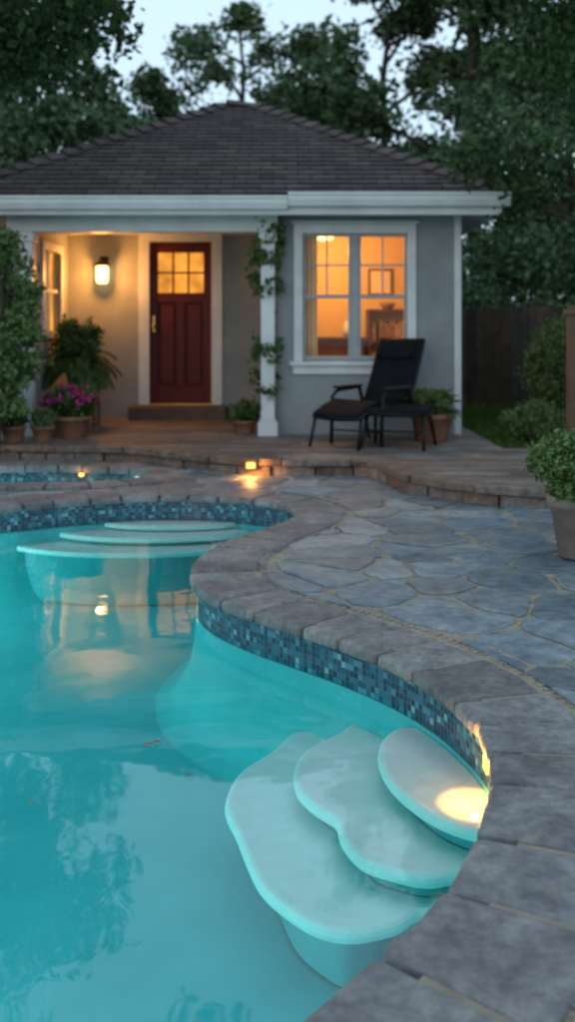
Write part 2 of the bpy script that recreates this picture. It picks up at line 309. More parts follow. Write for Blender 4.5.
# ------------------------------------------------------------ ground + patio
big=[(-150,-60),(150,-60),(150,250),(-150,250)]
hp=off(PO,PN,.10); hs=off(spa,SN,.10)
fill('ground',[big,hp[::2],hs[::2]],-.045,M['grass'])
MZ=-.012
fill('patio_mortar',[[(-7,-2.5),(7,-2.5),(7,9.6),(-7,9.6)],hp,hs],MZ,M['mortar'])
oc=off(PO,PN,CW+.028); os_=off(spa,SN,.285)
def inside(P,x,y):
    X=P[:,0];Y=P[:,1];X2=np.roll(X,-1);Y2=np.roll(Y,-1)
    c=((Y>y)!=(Y2>y))&(x<(X2-X)*(y-Y)/(Y2-Y+1e-12)+X); return np.sum(c)%2==1
def flagstones():
    rr=random.Random(3); sites=[]
    gx=.37;gy=.26
    j=0;y=-1.0
    while y<9.4:
        x=-5.2+(gx/2 if j%2 else 0)
        while x<5.5:
            if rr.random()>.12: sites.append((x+rr.uniform(-.47,.47)*gx,y+rr.uniform(-.47,.47)*gy))
            x+=gx
        y+=gy;j+=1
    S=np.array(sites); V=[];F=[]
    for i,c in enumerate(S):
        d=np.hypot(*(S-c).T); nb=np.argsort(d)[1:20]
        poly=[(c[0]-1,c[1]-1),(c[0]+1,c[1]-1),(c[0]+1,c[1]+1),(c[0]-1,c[1]+1)]
        for k in nb:
            mx=(S[k]+c)/2; n=(S[k]-c)/np.linalg.norm(S[k]-c); mx=mx-n*(.009+.006*((i*7+k*7)%5)/4); new=[]
            for q in range(len(poly)):
                a=np.array(poly[q]);b=np.array(poly[(q+1)%len(poly)]); da=(a-mx)@n;db=(b-mx)@n
                if da<=0:new.append(tuple(a))
                if da*db<0:new.append(tuple(a+(b-a)*da/(da-db)))
            poly=new
            if len(poly)<3:break
        if len(poly)<3:continue
        pts=[]
        for q in range(len(poly)):
            a=np.array(poly[q]);b=np.array(poly[(q+1)%len(poly)]); l=np.linalg.norm(b-a); k=max(1,int(l/.045))
            for t in range(k):
                p=a+(b-a)*t/k
                if t==0 : p=p+(c-p)*.07
                p=p+np.array([rr.uniform(-.006,.006),rr.uniform(-.006,.006)]); pts.append(p)
        moved=0;res=[]
        for p in pts:
            for O in (oc,os_):
                if inside(O,p[0],p[1]):
                    kk=np.argmin(np.hypot(*(O-p).T)); p=O[kk].copy(); moved+=1
            res.append(p)
        if moved>len(pts)*.8: continue
        r2=[res[0]]
        for p in res[1:]:
            if np.hypot(*(p-r2[-1]))>.006: r2.append(p)
        if len(r2)<4: continue
        A=.5*sum(r2[q][0]*r2[(q+1)%len(r2)][1]-r2[(q+1)%len(r2)][0]*r2[q][1] for q in range(len(r2)))
        if A<.008: continue
        base=len(V);n=len(r2); cc=np.mean(r2,0); zt=-.002+rr.uniform(-.004,.003); tx=rr.uniform(-.012,.012);ty=rr.uniform(-.012,.012)
        for lvl,(ins,z) in enumerate(((0,-.03),(0.0,-.006),(.009,0))):
            for p in r2:
                dv=cc-p; l=np.linalg.norm(dv); q=p+dv/l*ins
                V.append((q[0],q[1],z if lvl==0 else zt+z+tx*(q[0]-cc[0])+ty*(q[1]-cc[1])))
        for lv in range(2):
            for q in range(n):
                k=(q+1)%n; F.append((base+lv*n+q,base+lv*n+k,base+(lv+1)*n+k,base+(lv+1)*n+q))
        F.append(tuple(base+2*n+q for q in range(n)))
    return mesh('flagstone_patio',V,F,M['flag'])
flagstones()
def gravel():
    V=[];F=[];n=12000; xs=R.uniform(-1,3.2,n); ys=1.3+R.random(n)**1.8*5
    oct_=np.array([(1,0,0),(-1,0,0),(0,1,0),(0,-1,0),(0,0,1),(0,0,-1)],float); of=[(0,2,4),(2,1,4),(1,3,4),(3,0,4),(2,0,5),(1,2,5),(3,1,5),(0,3,5)]
    for x,y in zip(xs,ys):
        if inside(oc,x,y): 
            k=np.argmin(np.hypot(oc[:,0]-x,oc[:,1]-y))
            x,y=oc[k]-PN[k]*R.uniform(-.012,.02)+R.normal(0,.004,2)
        s=R.uniform(.002,.0055); b=len(V); q=oct_*s*R.uniform(.6,1.3,(6,1))
        V+=[(x+a[0],y+a[1],MZ+.002+a[2]*.7) for a in q]; F+=[tuple(b+i for i in f) for f in of]
    mesh('gravel',V,F,M['pebble'])
gravel()
# ------------------------------------------------------------ deck (real planks clipped to the curved front edge)
DZ=.13
front=[(-7,9.3),(-4.3,9.3),(-2.6,9.27),(-1.5,9.15),(-.95,8.75),(-.5,8.4),(-.1,8.3),(.43,8.29),(.70,8.2),(.83,7.8),(.96,7.35),(1.256,6.98),(1.57,6.80),(1.95,6.66),(3.2,6.4),(6.5,6.2)]
DF=catmull(front,False,.05)
poly=[tuple(p) for p in DF]+[(6.5,9.15),(3.0,9.2),(2.0,9.5),(1.95,13),(-7,13)]
deck=empty('wooden_deck')
fill('deck_substructure',[poly],DZ-.025,M['soil'],deck)
def planks():
    rr=random.Random(9); V=[];F=[]; pitch=.15; gp=.014
    y=6.2
    def xl(yy):  # left limit of deck at depth yy from the front curve (monotone in x)
        if yy>=9.3: return -7
        k=np.where(DF[:,1]<=yy)[0]; return DF[k[0],0] if len(k) else None
    def xr(yy): return 6.5 if yy<9.15 else 1.95
    while y<13:
        a,b=y+gp/2,y+pitch-gp/2; la,lb=xl(a),xl(b)
        if la is None: la=6.4
        if lb is None: y+=pitch; continue
        r=xr(b); x0a,x0b=la+.05,lb+.05; x=max(x0a,x0b)
        segs=[]; cut=max(x0a,x0b)+rr.uniform(.4,1.8); segs.append((x0a,x0b,min(cut,r)))
        x=cut
        while x<r: e=min(x+rr.uniform(1.6,2.6),r); segs.append((x+.006,x+.006,e)); x=e
        for sa,sb,e in segs:
            if e-max(sa,sb)<.03: continue
            z=DZ+rr.uniform(-.0015,.0015); n=len(V)
            V+=[(sa,a,DZ-.022),(e,a,DZ-.022),(e,b,DZ-.022),(sb,b,DZ-.022),(sa,a,z),(e,a,z),(e,b,z),(sb,b,z)]; F+=[tuple(i+n for i in q) for q in BF]
        y+=pitch
    bevel(mesh('planks',V,F,M['deckwood'],deck),.004)
planks()
DN=normals(DF,False)
s1=stones('deck_edge_cap',DF,DN,-.12,.06,DZ-.055,DZ+.008,.55,.004,M['edge'],closed=False,bv=.012,jit=.001,seed=11); s1.parent=deck
s2=stones('deck_edge_riser',DF,DN,-.1,.025,-.03,DZ-.058,.3,.01,M['edge'],closed=False,bv=.01,seed=12); s2.parent=deck
lawn=box('lawn',1.96,14,9.25,24,-.04,.09,M['grass'])
def blades(name,x0,x1,y0,y1,z,n,h,mat,par=None):
    x=R.uniform(x0,x1,n);y=R.uniform(y0,y1,n);a=R.uniform(0,6.28,n);w=.006+.004*R.random(n);hh=h*R.uniform(.5,1.3,n);lx=R.normal(0,.4,n)*hh;ly=R.normal(0,.4,n)*hh
    V=np.empty((n,3,3)); V[:,0]=np.stack([x-np.cos(a)*w,y-np.sin(a)*w,np.full(n,z)],1);V[:,1]=np.stack([x+np.cos(a)*w,y+np.sin(a)*w,np.full(n,z)],1);V[:,2]=np.stack([x+lx,y+ly,z+hh],1)
    return mesh(name,V.reshape(-1,3),np.arange(3*n).reshape(-1,3),mat,par)
blades('grass_blades',1.97,4.5,9.3,15,.09,20000,.06,M['blade'],lawn)
# ------------------------------------------------------------ foliage
def leaf_arrays(C,size,aspect=.3,droop=0.0,fold=.12):
    n=len(C); a=R.normal(size=(n,3)); a[:,2]-=droop; a/=np.linalg.norm(a,axis=1)[:,None]
    b=np.cross(a,R.normal(size=(n,3))); b/=np.linalg.norm(b,axis=1)[:,None]; c=np.cross(a,b)
    s=(size*R.uniform(.6,1.3,n))[:,None]
    V=np.empty((n,4,3)); V[:,0]=C; V[:,1]=C+a*s*.45+b*s*aspect+c*s*fold; V[:,2]=C+a*s; V[:,3]=C+a*s*.45-b*s*aspect+c*s*fold
    return V.reshape(-1,3),np.arange(4*n).reshape(-1,4)
def leaf_cloud(name,clumps,per,size,mat,par=None,aspect=.3,droop=0):
    cs=[]
    for (x,y,z,r) in clumps:
        k=max(3,int(per*R.uniform(.6,1.4))); d=R.normal(size=(k,3)); d/=np.linalg.norm(d,axis=1)[:,None]; rad=r*R.random(k)**.45
        cs.append(np.array([x,y,z])+d*rad[:,None]*np.array([1,1,.8]))
    V,F=leaf_arrays(np.concatenate(cs),size,aspect,droop); return mesh(name,V,F,mat,par)
def tree(name,loc,h,cr,leaf,size,nl,seed,base=.35,limbs=11,lean=(0,0),spread=.4,tr=None,zs=1.0,droop=.3):
    rr=random.Random(seed); e=empty(name,loc); paths=[]; tips=[]
    tr=tr or h*.022; top=Vector((lean[0],lean[1],h*.93)); n=8
    tp=[Vector((top.x*(i/n)**1.3+rr.uniform(-.03,.03)*h*.4*(i>0),top.y*(i/n)**1.3+rr.uniform(-.03,.03)*h*.4*(i>0),top.z*i/n)) for i in range(n+1)]
    paths.append((tp,[tr*(1-.85*i/n) for i in range(n+1)]))
    def on(t):
        q=t*n;i=min(int(q),n-1);return tp[i].lerp(tp[i+1],q-i)
    for l in range(limbs):
        t=base+(1-base)*(l+rr.random()*.7)/limbs; t=min(t,.98); p=on(t); az=l*2.4+rr.uniform(-.4,.4)
        prof=math.sin(math.pi*min(1,((t-base)/(1-base))*.75+.22))**.8; L=cr*prof*rr.uniform(.75,1.1); el=rr.uniform(.1,.5)+.5*(t-base)
        d=Vector((math.cos(az)*math.cos(el),math.sin(az)*math.cos(el),math.sin(el)*zs)); pts=[p.copy()];m=5
        for i in range(m):
            d=(d+Vector((rr.uniform(-.2,.2),rr.uniform(-.2,.2),rr.uniform(-.16,.18)-.05*droop))).normalized(); pts.append(pts[-1]+d*L/m)
        r0=tr*.45*(1-t*.5); paths.append((pts,[r0*(1-.8*i/m) for i in range(m+1)]))
        for s in range(6):
            q=pts[rr.randint(2,m)]; d2=(d+Vector((rr.uniform(-1,1),rr.uniform(-1,1),rr.uniform(-.6,.7)))).normalized(); L2=L*rr.uniform(.25,.5)
            p2=[q,q+d2*L2*.5+Vector((0,0,rr.uniform(-.04,.06)*L2)),q+d2*L2]; paths.append((p2,[r0*.35,r0*.22,r0*.08]))
            for u in range(4):
                d3=(d2+Vector((rr.uniform(-1,1),rr.uniform(-1,1),rr.uniform(-.8,.6)))).normalized(); q3=p2[rr.randint(1,2)]; t3=q3+d3*L2*rr.uniform(.3,.7)
                paths.append(([q3,t3],[r0*.12,r0*.04])); tips.append(t3)
    V,F=tubes_data(paths,5); mesh('trunk_and_limbs',V,F,M['bark'],e,True)
    cl=[(t.x,t.y,t.z,cr*rr.uniform(.10,.24)) for t in tips]
    leaf_cloud('foliage',cl,nl/len(cl),size,leaf,e,.33,droop)
    return e
def bush(name,loc,rx,ry,rz,n,size,leaf,clumpn=60,par=None,flower=None,aspect=.3,droop=0):
    e=empty(name,loc); cl=[]
    for i in range(clumpn):
        d=R.normal(size=3); d/=np.linalg.norm(d); r=R.random()**.3*.85
        cl.append((d[0]*rx*r,d[1]*ry*r,rz+d[2]*rz*r,min(rx,ry,rz)*R.uniform(.22,.4)))
    cl=[(a,b,max(c,.03),r) for a,b,c,r in cl]
    leaf_cloud('foliage',cl,n/clumpn,size,leaf,e,aspect,droop)
    st=[]
    for i in range(12):
        a=random.uniform(0,6.28); st.append(([(0,0,0),(math.cos(a)*rx*.3,math.sin(a)*ry*.3,rz*.8),(math.cos(a)*rx*.6,math.sin(a)*ry*.6,rz*1.5)],[.012,.008,.003]))
    tubes('stems',st,M['bark'],e,5)
    if flower:
        fc=[]
        for i in range(clumpn):
            d=R.normal(size=3); d/=np.linalg.norm(d); d[2]=abs(d[2])*.9-.1; fc.append((d[0]*rx*.95,d[1]*ry*.95,rz+d[2]*rz*.95,.035))
        leaf_cloud('flowers',fc,14,.035,flower,e,.45)
    return e
lb=M['leafbg']
tree('tree',(-1.3,28,0),10.4,2.5,lb,.19,7000,21,base=.3)
tree('tree',(-3.9,27,0),8.2,2.0,lb,.2,8000,22,base=.25)
tree('tree',(-6.3,23,0),10.5,3.0,lb,.22,10000,23,base=.2)
tree('tree',(2.5,26,0),11.0,2.7,lb,.2,13000,24,base=.2,limbs=14)
tree('tree',(4.3,23,0),12.5,3.2,lb,.22,17000,25,base=.2,limbs=15)
tree('tree',(7.2,21,0),12,3.2,lb,.22,13000,26,base=.15,limbs=15)
tree('tree',(5.0,17.5,0),6.3,2.1,lb,.16,11000,27,base=.15,limbs=14)
tree('tree',(.6,31,0),8.6,2.9,lb,.22,10000,28,base=.2)
tree('tree',(-9.5,20,0),11,3.4,lb,.22,9000,29,base=.2)
tree('tree',(-4.4,18.5,0),5.6,2.0,lb,.17,7500,30,base=.2)
tree('overhanging_tree',(-3.9,8.7,0),7.2,2.9,M['leafdk'],.105,23000,41,base=.42,limbs=13,tr=.13,lean=(.3,-.2),droop=.6)
tree('evergreen_tree',(4.15,8.7,.05),6.2,1.95,M['leafdk'],.075,32000,42,base=.2,limbs=17,tr=.12,droop=.9)
cl=[(R.uniform(-34,34),R.uniform(33,44),R.uniform(.5,6.2),R.uniform(1.0,2.2)) for _ in range(300)]
leaf_cloud('distant_trees',cl,70,.45,lb)
cl=[(R.uniform(2.3,9),R.uniform(15.2,17),R.uniform(.3,2.6),R.uniform(.35,.7)) for _ in range(120)]
leaf_cloud('hedge',cl,170,.12,lb)
# ------------------------------------------------------------ house
H=empty('house')
ex0,ex1,ey0,ey1,ez=-3.4,2.1,9.75,15.65,2.53; ra=Vector((-.78,12.7,4.06)); rb=Vector((-.45,12.7,4.06))
A_,B_,C_,D_=Vector((ex0,ey0,ez)),Vector((ex1,ey0,ez)),Vector((ex1,ey1,ez)),Vector((ex0,ey1,ez))
def roofside(a,b,ta,tb,V,F,UV,k=23):
    n=(b-a).cross(ta-a).normalized(); hor=(b-a).normalized()
    for i in range(k):
        t0=i/k;t1=min((i+1)/k+.004,1); p=[a.lerp(ta,t0),b.lerp(tb,t0),b.lerp(tb,t1),a.lerp(ta,t1)]
        lift=.022; q=[p[0]+n*lift,p[1]+n*lift,p[2]+n*.002,p[3]+n*.002]; base=len(V)
        V+= [tuple(x) for x in q]+[tuple(p[0]),tuple(p[1])]
        F+=[(base,base+1,base+2,base+3),(base+4,base+5,base+1,base)]
        for x,t in ((q[0],t0),(q[1],t0),(q[2],t1),(q[3],t1)): UV.append(((x-a).dot(hor),t*k*.145+.01))
        for x in (p[0],p[1],q[1],q[0]): UV.append(((x-a).dot(hor),t0*k*.145+.01))
V=[];F=[];UV=[]
roofside(A_,B_,ra,rb,V,F,UV); roofside(B_,C_,rb,rb,V,F,UV); roofside(C_,D_,rb,ra,V,F,UV); roofside(D_,A_,ra,ra,V,F,UV)
mesh('shingle_roof',V,F,M['shingle'],H,uv=UV)
V=[];F=[]
def caps(a,b,w=.11):
    d=(b-a);L=d.length;d.normalize();k=int(L/.22); s=d.cross(Vector((0,0,1))).normalized(); u=s.cross(d).normalized()
    for i in range(k):
        p=a+d*(L*i/k);q=a+d*(L*(i+1.15)/k);base=len(V)
        for x,l in ((p,.085),(q,.03)):
            V.extend([tuple(x+s*w-u*(.045-l*.6)),tuple(x+u*l),tuple(x-s*w-u*(.045-l*.6)),tuple(x+s*w-u*.06),tuple(x-s*w-u*.06)])
        F.extend([(base,base+1,base+6,base+5),(base+1,base+2,base+7,base+6),(base+3,base,base+1,base+2,base+4)])
for a,b in ((A_,ra),(B_,rb),(C_,rb),(D_,ra),(ra,rb)): caps(a,b)
mesh('hip_cap_shingles',V,F,surf('cap_shingle',(.05,.038,.038),(.09,.07,.066),scale=7,rough=.85,bump=.4,island=.3),H)
def gutter(name,x0,x1,y,z1,h=.13,d=.11,par=H):
    pr=[(0,0),(-d,0),(-d,-.02),(-d+.015,-.035),(-d+.02,-.07),(-d+.05,-h),(0,-h)]
    V=[(x0,y+a,z1+b) for a,b in pr]+[(x1,y+a,z1+b) for a,b in pr];n=len(pr)
    F=[(i,(i+1)%n,n+(i+1)%n,n+i) for i in range(n)]+[tuple(range(n))[::-1],tuple(range(n,2*n))]
    return bevel(mesh(name,V,F,M['trim'],par),.004)
gutter('gutter_porch',ex0-.02,.0,9.745,2.505)
gutter('gutter_front',.004,ex1+.06,9.715,2.535)
boxes('fascia',[(ex0,ex1,9.75,9.775,2.33,2.515),(ex1-.025,ex1,9.777,ey1,2.33,2.515),(ex0,ex0+.025,9.777,ey1,2.33,2.515),(ex1+.002,ex1+.07,9.72,ey1,2.40,2.515)],M['trim'],H,.003)
box('soffit',ex0+.03,ex1-.03,9.78,15.6,2.385,2.40,M['soffit'],H)
wx0,wx1,wy=-.10,1.78,10.3; a0,a1,b0,b1=.155,1.235,.90,2.20
boxes('front_wall',[(wx0,a0,wy,wy+.15,.0,2.384),(a1,wx1,wy,wy+.15,.0,2.384),(a0,a1,wy,wy+.15,.0,b0),(a0,a1,wy,wy+.15,b1,2.384)],M['stucco'],H)
box('side_wall_east',wx1-.15,wx1-.001,wy+.151,15,.0,2.384,M['stucco'],H)
box('side_wall_porch',wx0,wx0+.14,wy+.151,12.199,.0,2.384,M['stucco'],H)
box('rear_wall',-2.9,wx1-.151,15,15.15,0,2.384,M['stucco'],H)
dx0,dx1,dz0,dz1=-1.684,-.927,.31,2.26
boxes('porch_back_wall',[(-2.68,dx0-.02,12.2,12.33,0,2.384),(dx1+.02,-.1,12.2,12.33,0,2.384),(dx0-.02,dx1+.02,12.2,12.33,dz1+.02,2.384)],M['stucco'],H)
sy0,sy1,sz0,sz1=10.95,11.75,1.2,2.1
boxes('side_wall_west',[(-2.84,-2.681,10.3,sy0,0,2.384),(-2.84,-2.681,sy1,15,0,2.384),(-2.84,-2.681,sy0,sy1,0,sz0),(-2.84,-2.681,sy0,sy1,sz1,2.384)],M['stucco'],H)
box('side_window_pane',-2.77,-2.76,sy0,sy1,sz0,sz1,M['pane'],H)
boxes('side_window_frame',[(-2.70,-2.655,sy0-.09,sy0,sz0-.09,sz1+.09),(-2.70,-2.655,sy1,sy1+.09,sz0-.09,sz1+.09),(-2.70,-2.655,sy0,sy1,sz0-.09,sz0),(-2.70,-2.655,sy0,sy1,sz1,sz1+.09),(-2.75,-2.70,(sy0+sy1)/2-.02,(sy0+sy1)/2+.02,sz0,sz1),(-2.748,-2.702,sy0,sy1,1.63,1.67)],M['trim'],H,.004)
box('porch_beam',-2.85,wx0-.002,10.13,10.29,2.20,2.383,M['trim'],H,.006)
def column(name,x,y):
    boxes(name,[(x-.07,x+.07,y-.07,y+.07,.30,2.10),(x-.10,x+.10,y-.10,y+.10,DZ-.02,.268),(x-.09,x+.09,y-.09,y+.09,2.102,2.198),(x-.085,x+.085,y-.085,y+.085,.27,.298)],M['trim'],H,.006)
column('column_left',-2.66,10.2); column('column_right',-.20,10.2)
box('corner_trim',wx1-.06,wx1+.012,wy-.015,wy+.06,.0,2.383,M['trim'],H,.004)
fy=wy-.03
F_=[(a0-.09,a0,fy,wy-.001,b0-.02,b1+.1),(a1,a1+.09,fy,wy-.001,b0-.02,b1+.1),(a0,a1,fy,wy-.001,b1,b1+.1),(a0-.12,a1+.12,fy-.015,wy-.001,b1+.102,b1+.13),
 (a0-.13,a1+.13,fy-.05,wy-.001,b0-.06,b0-.022),(a0-.10,a1+.10,fy,wy-.001,b0-.15,b0-.062)]
boxes('window_casing',F_,M['trim'],H,.004)
mx=(a0+a1)/2; S=[(mx-.035,mx+.035,wy+.01,wy+.07,b0,b1)]
for (u0,u1) in ((a0,mx-.035),(mx+.035,a1)):
    mz=b0+(b1-b0)*.5
    S+=[(u0,u0+.03,wy+.02,wy+.06,b0,b1),(u1-.03,u1,wy+.02,wy+.06,b0,b1),(u0+.03,u1-.03,wy+.02,wy+.06,b0,b0+.035),(u0+.03,u1-.03,wy+.02,wy+.06,b1-.03,b1),(u0+.03,u1-.03,wy+.018,wy+.062,mz-.02,mz+.02)]
    uc=(u0+u1)/2; S+=[(uc-.01,uc+.01,wy+.025,wy+.05,mz+.02,b1-.03),(u0+.03,u1-.03,wy+.027,wy+.048,(mz+b1)/2-.01,(mz+b1)/2+.01)]
boxes('window_sashes',S,surf('sash_dusk_grey',(.25,.28,.30),(.32,.35,.37),rough=.5,bump=.05),H,.003)  # white sashes painted grey, dusk shade put into the colour
mesh('window_glass',[(a0,wy+.04,b0),(a1,wy+.04,b0),(a1,wy+.04,b1),(a0,wy+.04,b1)],[(0,1,2,3)],M['glass'],H)
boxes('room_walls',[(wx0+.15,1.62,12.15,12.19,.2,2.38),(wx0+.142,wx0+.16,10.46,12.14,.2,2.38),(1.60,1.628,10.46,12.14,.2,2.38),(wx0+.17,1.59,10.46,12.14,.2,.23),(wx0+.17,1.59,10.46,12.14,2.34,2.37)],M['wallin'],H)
boxes('bookshelf',[(.95,1.5,11.85,12.14,.25,.29),(.95,.98,11.85,12.14,.29,1.45),(1.47,1.5,11.85,12.14,.29,1.45)]+[(.98,1.47,11.86,12.14,z,z+.03) for z in (.7,1.05,1.42)],M['furn'],H)
bk=[];x=.99
while x<1.44:
    w=random.uniform(.02,.05)
    for z in (.73,1.08):
        if random.random()<.75: bk.append((x,x+w*.9,11.9,12.05,z+.001,z+random.uniform(.16,.26)))
    x+=w
boxes('books',bk,surf('book_cloth',(.12,.05,.03),(.35,.22,.1),scale=25,rough=.7,bump=.05,island=.6),H)
boxes('kitchen_counter',[(.1,.9,11.7,12.14,.24,1.08),(.08,.92,11.66,12.14,1.082,1.12)],M['furn'],H,.004)
box('picture_frame',.98,1.28,12.128,12.149,1.62,1.95,M['furn'],H); box('picture_print',1.01,1.25,12.122,12.127,1.65,1.92,M['cloth'],H)
lathe('vase',[(.0,0),(.05,0),(.07,.08),(.04,.17),(.025,.2),(.04,.23)],M['trim'],H,(.72,11.85,1.122))
lathe('shelf_bowl',[(.0,0),(.05,0),(.10,.07),(.095,.072),(0,.02)],M['terra'],H,(1.2,11.98,1.452))
lathe('sill_lamp_shade',[(.085,0),(.05,.13)],emit('shade_glow',(1,.66,.3),1.6),H,(1.12,10.62,.98)); lathe('sill_lamp_base',[(.05,0),(.02,.02),(.018,.1),(0,.1)],M['brass'],H,(1.12,10.62,.88))
box('side_table',.95,1.35,10.5,10.8,.84,.878,M['furn'],H)
v=[];f=[]
for i in range(25):
    x=wx0+.2+i*.009; y=10.52+.02*math.sin(i*1.3); v+=[(x,y,.6),(x,y,2.3)]
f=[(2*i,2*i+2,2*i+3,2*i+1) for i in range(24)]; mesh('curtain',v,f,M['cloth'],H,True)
lathe('ceiling_lamp',[(.0,.0),(.08,0),(.11,.04),(.10,.09),(0,.1)],emit('ceiling_lamp_glow',(1,.6,.22),4),H,(.42,11.3,2.22))
boxes('door_casing',[(dx0-.13,dx0,12.165,12.2-.001,dz0-.02,dz1+.02),(dx1,dx1+.13,12.165,12.199,dz0-.02,dz1+.02),(dx0-.13,dx1+.13,12.163,12.199,dz1+.022,dz1+.15)],M['trim'],H,.004)
D=empty('door'); D.parent=H
pz0,pz1=1.66,2.15; px0,px1=dx0+.10,dx1-.10
rails=[(dx0,px0,12.21,12.25,dz0,dz1),(px1,dx1,12.21,12.25,dz0,dz1),(px0,px1,12.211,12.249,pz1,dz1),(px0,px1,12.211,12.249,pz0-.12,pz0),(px0,px1,12.211,12.249,dz0,dz0+.2)]
cx=(px0+px1)/2; rails+=[(cx-.05,cx+.05,12.211,12.249,dz0+.2,pz0-.12)]
boxes('door_stiles_rails',rails,M['door'],D,.006)
boxes('door_panels',[(px0+.03,cx-.08,12.222,12.24,dz0+.23,pz0-.15),(cx+.08,px1-.03,12.222,12.24,dz0+.23,pz0-.15)],M['door'],D,.012)
box('door_back',dx0,dx1,12.25,12.26,dz0,pz0-.05,M['door'],D)
box('door_panes',px0,px1,12.24,12.246,pz0,pz1,M['pane'],D)
mt=[(px0+(px1-px0)*k/3-.012,px0+(px1-px0)*k/3+.012,12.214,12.238,pz0,pz1) for k in (1,2)]+[(px0,px1,12.216,12.237,(pz0+pz1)/2-.012,(pz0+pz1)/2+.012)]
boxes('door_muntins',mt,M['door'],D)
lathe('door_knob',[(0,-.02),(.02,-.015),(.025,0),(.015,.02),(0,.022)],M['brass'],D,(dx0+.05,12.17,1.24)); box('lock_plate',dx0+.035,dx0+.065,12.2,12.209,1.18,1.38,M['brass'],D,.003)
box('door_step',dx0-.2,dx1+.2,11.8,12.16,DZ-.02,dz0-.02,M['post'],H,.01); box('threshold',dx0,dx1,12.1,12.25,dz0-.018,dz0,M['brass'],H,.003)
box('ceiling_porch',-2.68,-.1,10.3,12.2,2.37,2.383,M['soffit'],H)
Lx,Lz=-2.24,1.9
lan=empty('wall_lantern',(Lx,12.2,Lz))
lathe('lantern_glass',[(.0,-.13),(.055,-.13),(.07,-.1),(.075,.06),(.06,.08),(0,.08)],M['lampglow'],lan,(0,-.14,0))
lathe('lantern_cap',[(.09,.075),(.085,.095),(.04,.14),(.015,.16),(0,.165)],M['blackmetal'],lan,(0,-.14,0))
boxes('backplate',[(-.05,.05,-.02,-.002,-.02,.2)],M['blackmetal'],lan,.004); tubes('bracket',[([(0,-.02,.15),(0,-.08,.19),(0,-.14,.165)],.01)],M['blackmetal'],lan)
# ------------------------------------------------------------ lights
def plight(name,loc,p,c,r,parent=None):
    l=bpy.data.lights.new(name,'POINT'); l.energy=p; l.color=c; l.shadow_soft_size=r; o=bpy.data.objects.new(name,l); o.location=loc; return link(o,parent)
plight('lantern_bulb',(0,-.26,-.03),44,(1,.37,.07),.04,lan)
plight('room_bulb',(.42,11.3,2.1),46,(1,.56,.19),.08,H)
def deck_light(loc,rz,p):
    e=empty('deck_light',loc,rz)
    boxes('housing',[(-.045,.045,-.02,0,-.03,.03)],M['brass'],e,.004); lathe('hood',[(.05,.03),(.055,.036),(.03,.05),(0,.052)],M['brass'],e,(0,-.03,0))
    box('lens',-.035,.035,-.03,-.0205,-.022,.02,M['smallglow'],e,.003)
    plight('bulb',(0,-.045,-.005),p,(1,.40,.08),.012,e); return e
i=np.argmin(np.abs(DF[:,0]+.30)); deck_light((DF[i][0],DF[i][1]-.065,.085),0.1,7)
k=np.argmin(np.hypot(PO[:,0]-.575,PO[:,1]-2.98)); pn=PN[k]; pl=empty('pool_edge_light',(PO[k][0]+pn[0]*.03,PO[k][1]+pn[1]*.03,-.095),math.atan2(pn[1],pn[0])+math.pi/2*3)
boxes('housing',[(-.035,.035,-.012,0,-.03,.03)],M['brass'],pl,.004); box('lens',-.027,.027,-.022,-.0125,-.022,.022,M['smallglow'],pl,.004)
plight('bulb',(0,-.05,.015),4.6,(1,.38,.07),.012,pl)
sp=empty('hot_tub_light',(-1.80,8.725,-.06)); boxes('lens',[(-.02,.02,-.02,-.001,-.012,.012)],M['smallglow'],sp,.004); plight('bulb',(0,-.035,0),.5,(1,.42,.10),.008,sp)
def under(x,y,z,tx,ty,tz,p,s=.25):
    e=empty('underwater_pool_light',(x,y,z)); d=(Vector((tx,ty,tz))-Vector((x,y,z))).normalized(); e.rotation_euler=d.to_track_quat('-Z','Y').to_euler()
    lathe('bezel',[(.11,.02),(.13,0),(.13,-.012),(.11,-.015)],M['trim'],e); lathe('lens',[(.0,-.001),(.11,-.001)],emit('pool_lens',(.7,.95,1),4),e)
    l=bpy.data.lights.new('pool_lamp','AREA'); l.shape='DISK'; l.size=s; l.energy=p; l.color=(.88,1,.96); o=bpy.data.objects.new('pool_lamp',l); o.location=(0,0,-.03); link(o,e)
under(-1.5,1.02,-.36,-1.1,5,-.55,13); under(-2.7,1.3,-.36,-1.5,5,-.5,17); under(-3.6,4.4,-.36,0,4.6,-.5,26); under(-3.05,6.15,-.32,-.7,6.6,-.36,15)
under(-2.95,8.25,-.33,-2,8.3,-.4,6,.15)
# ------------------------------------------------------------ furniture
ch=empty('lounge_chair',(.86,9.6,DZ),math.radians(-38)); ch.scale=(.97,.95,.92)
fr=[]
for s in (-1,1):
    x=.29*s
    fr+=[([(x,.30,0),(x,.22,.30),(x,.12,.56),(x,-.28,.54),(x,-.36,.48),(x,-.38,.0)],.020),
         ([(x*.9,-.34,.40),(x*.9,.14,.34),(x*.9,.30,.62),(x*.9,.46,1.0),(x*.87,.50,1.06)],.018),
         ([(x*.9,-.34,.40),(x*.9,-.55,.37),(x*.9,-.72,.30)],.018),([(x*.9,-.68,.31),(x*.95,-.76,.0)],.016)]
fr+=[([(-.29,-.34,.40),(.29,-.34,.40)],.014),([(-.26,-.72,.30),(.26,-.72,.30)],.014),([(-.25,.50,1.06),(.25,.50,1.06)],.018),([(-.29,.22,.30),(.29,.22,.30)],.013),([(-.29,-.37,.14),(.29,-.37,.14)],.01)]
tubes('frame',fr,M['blackmetal'],ch,8)
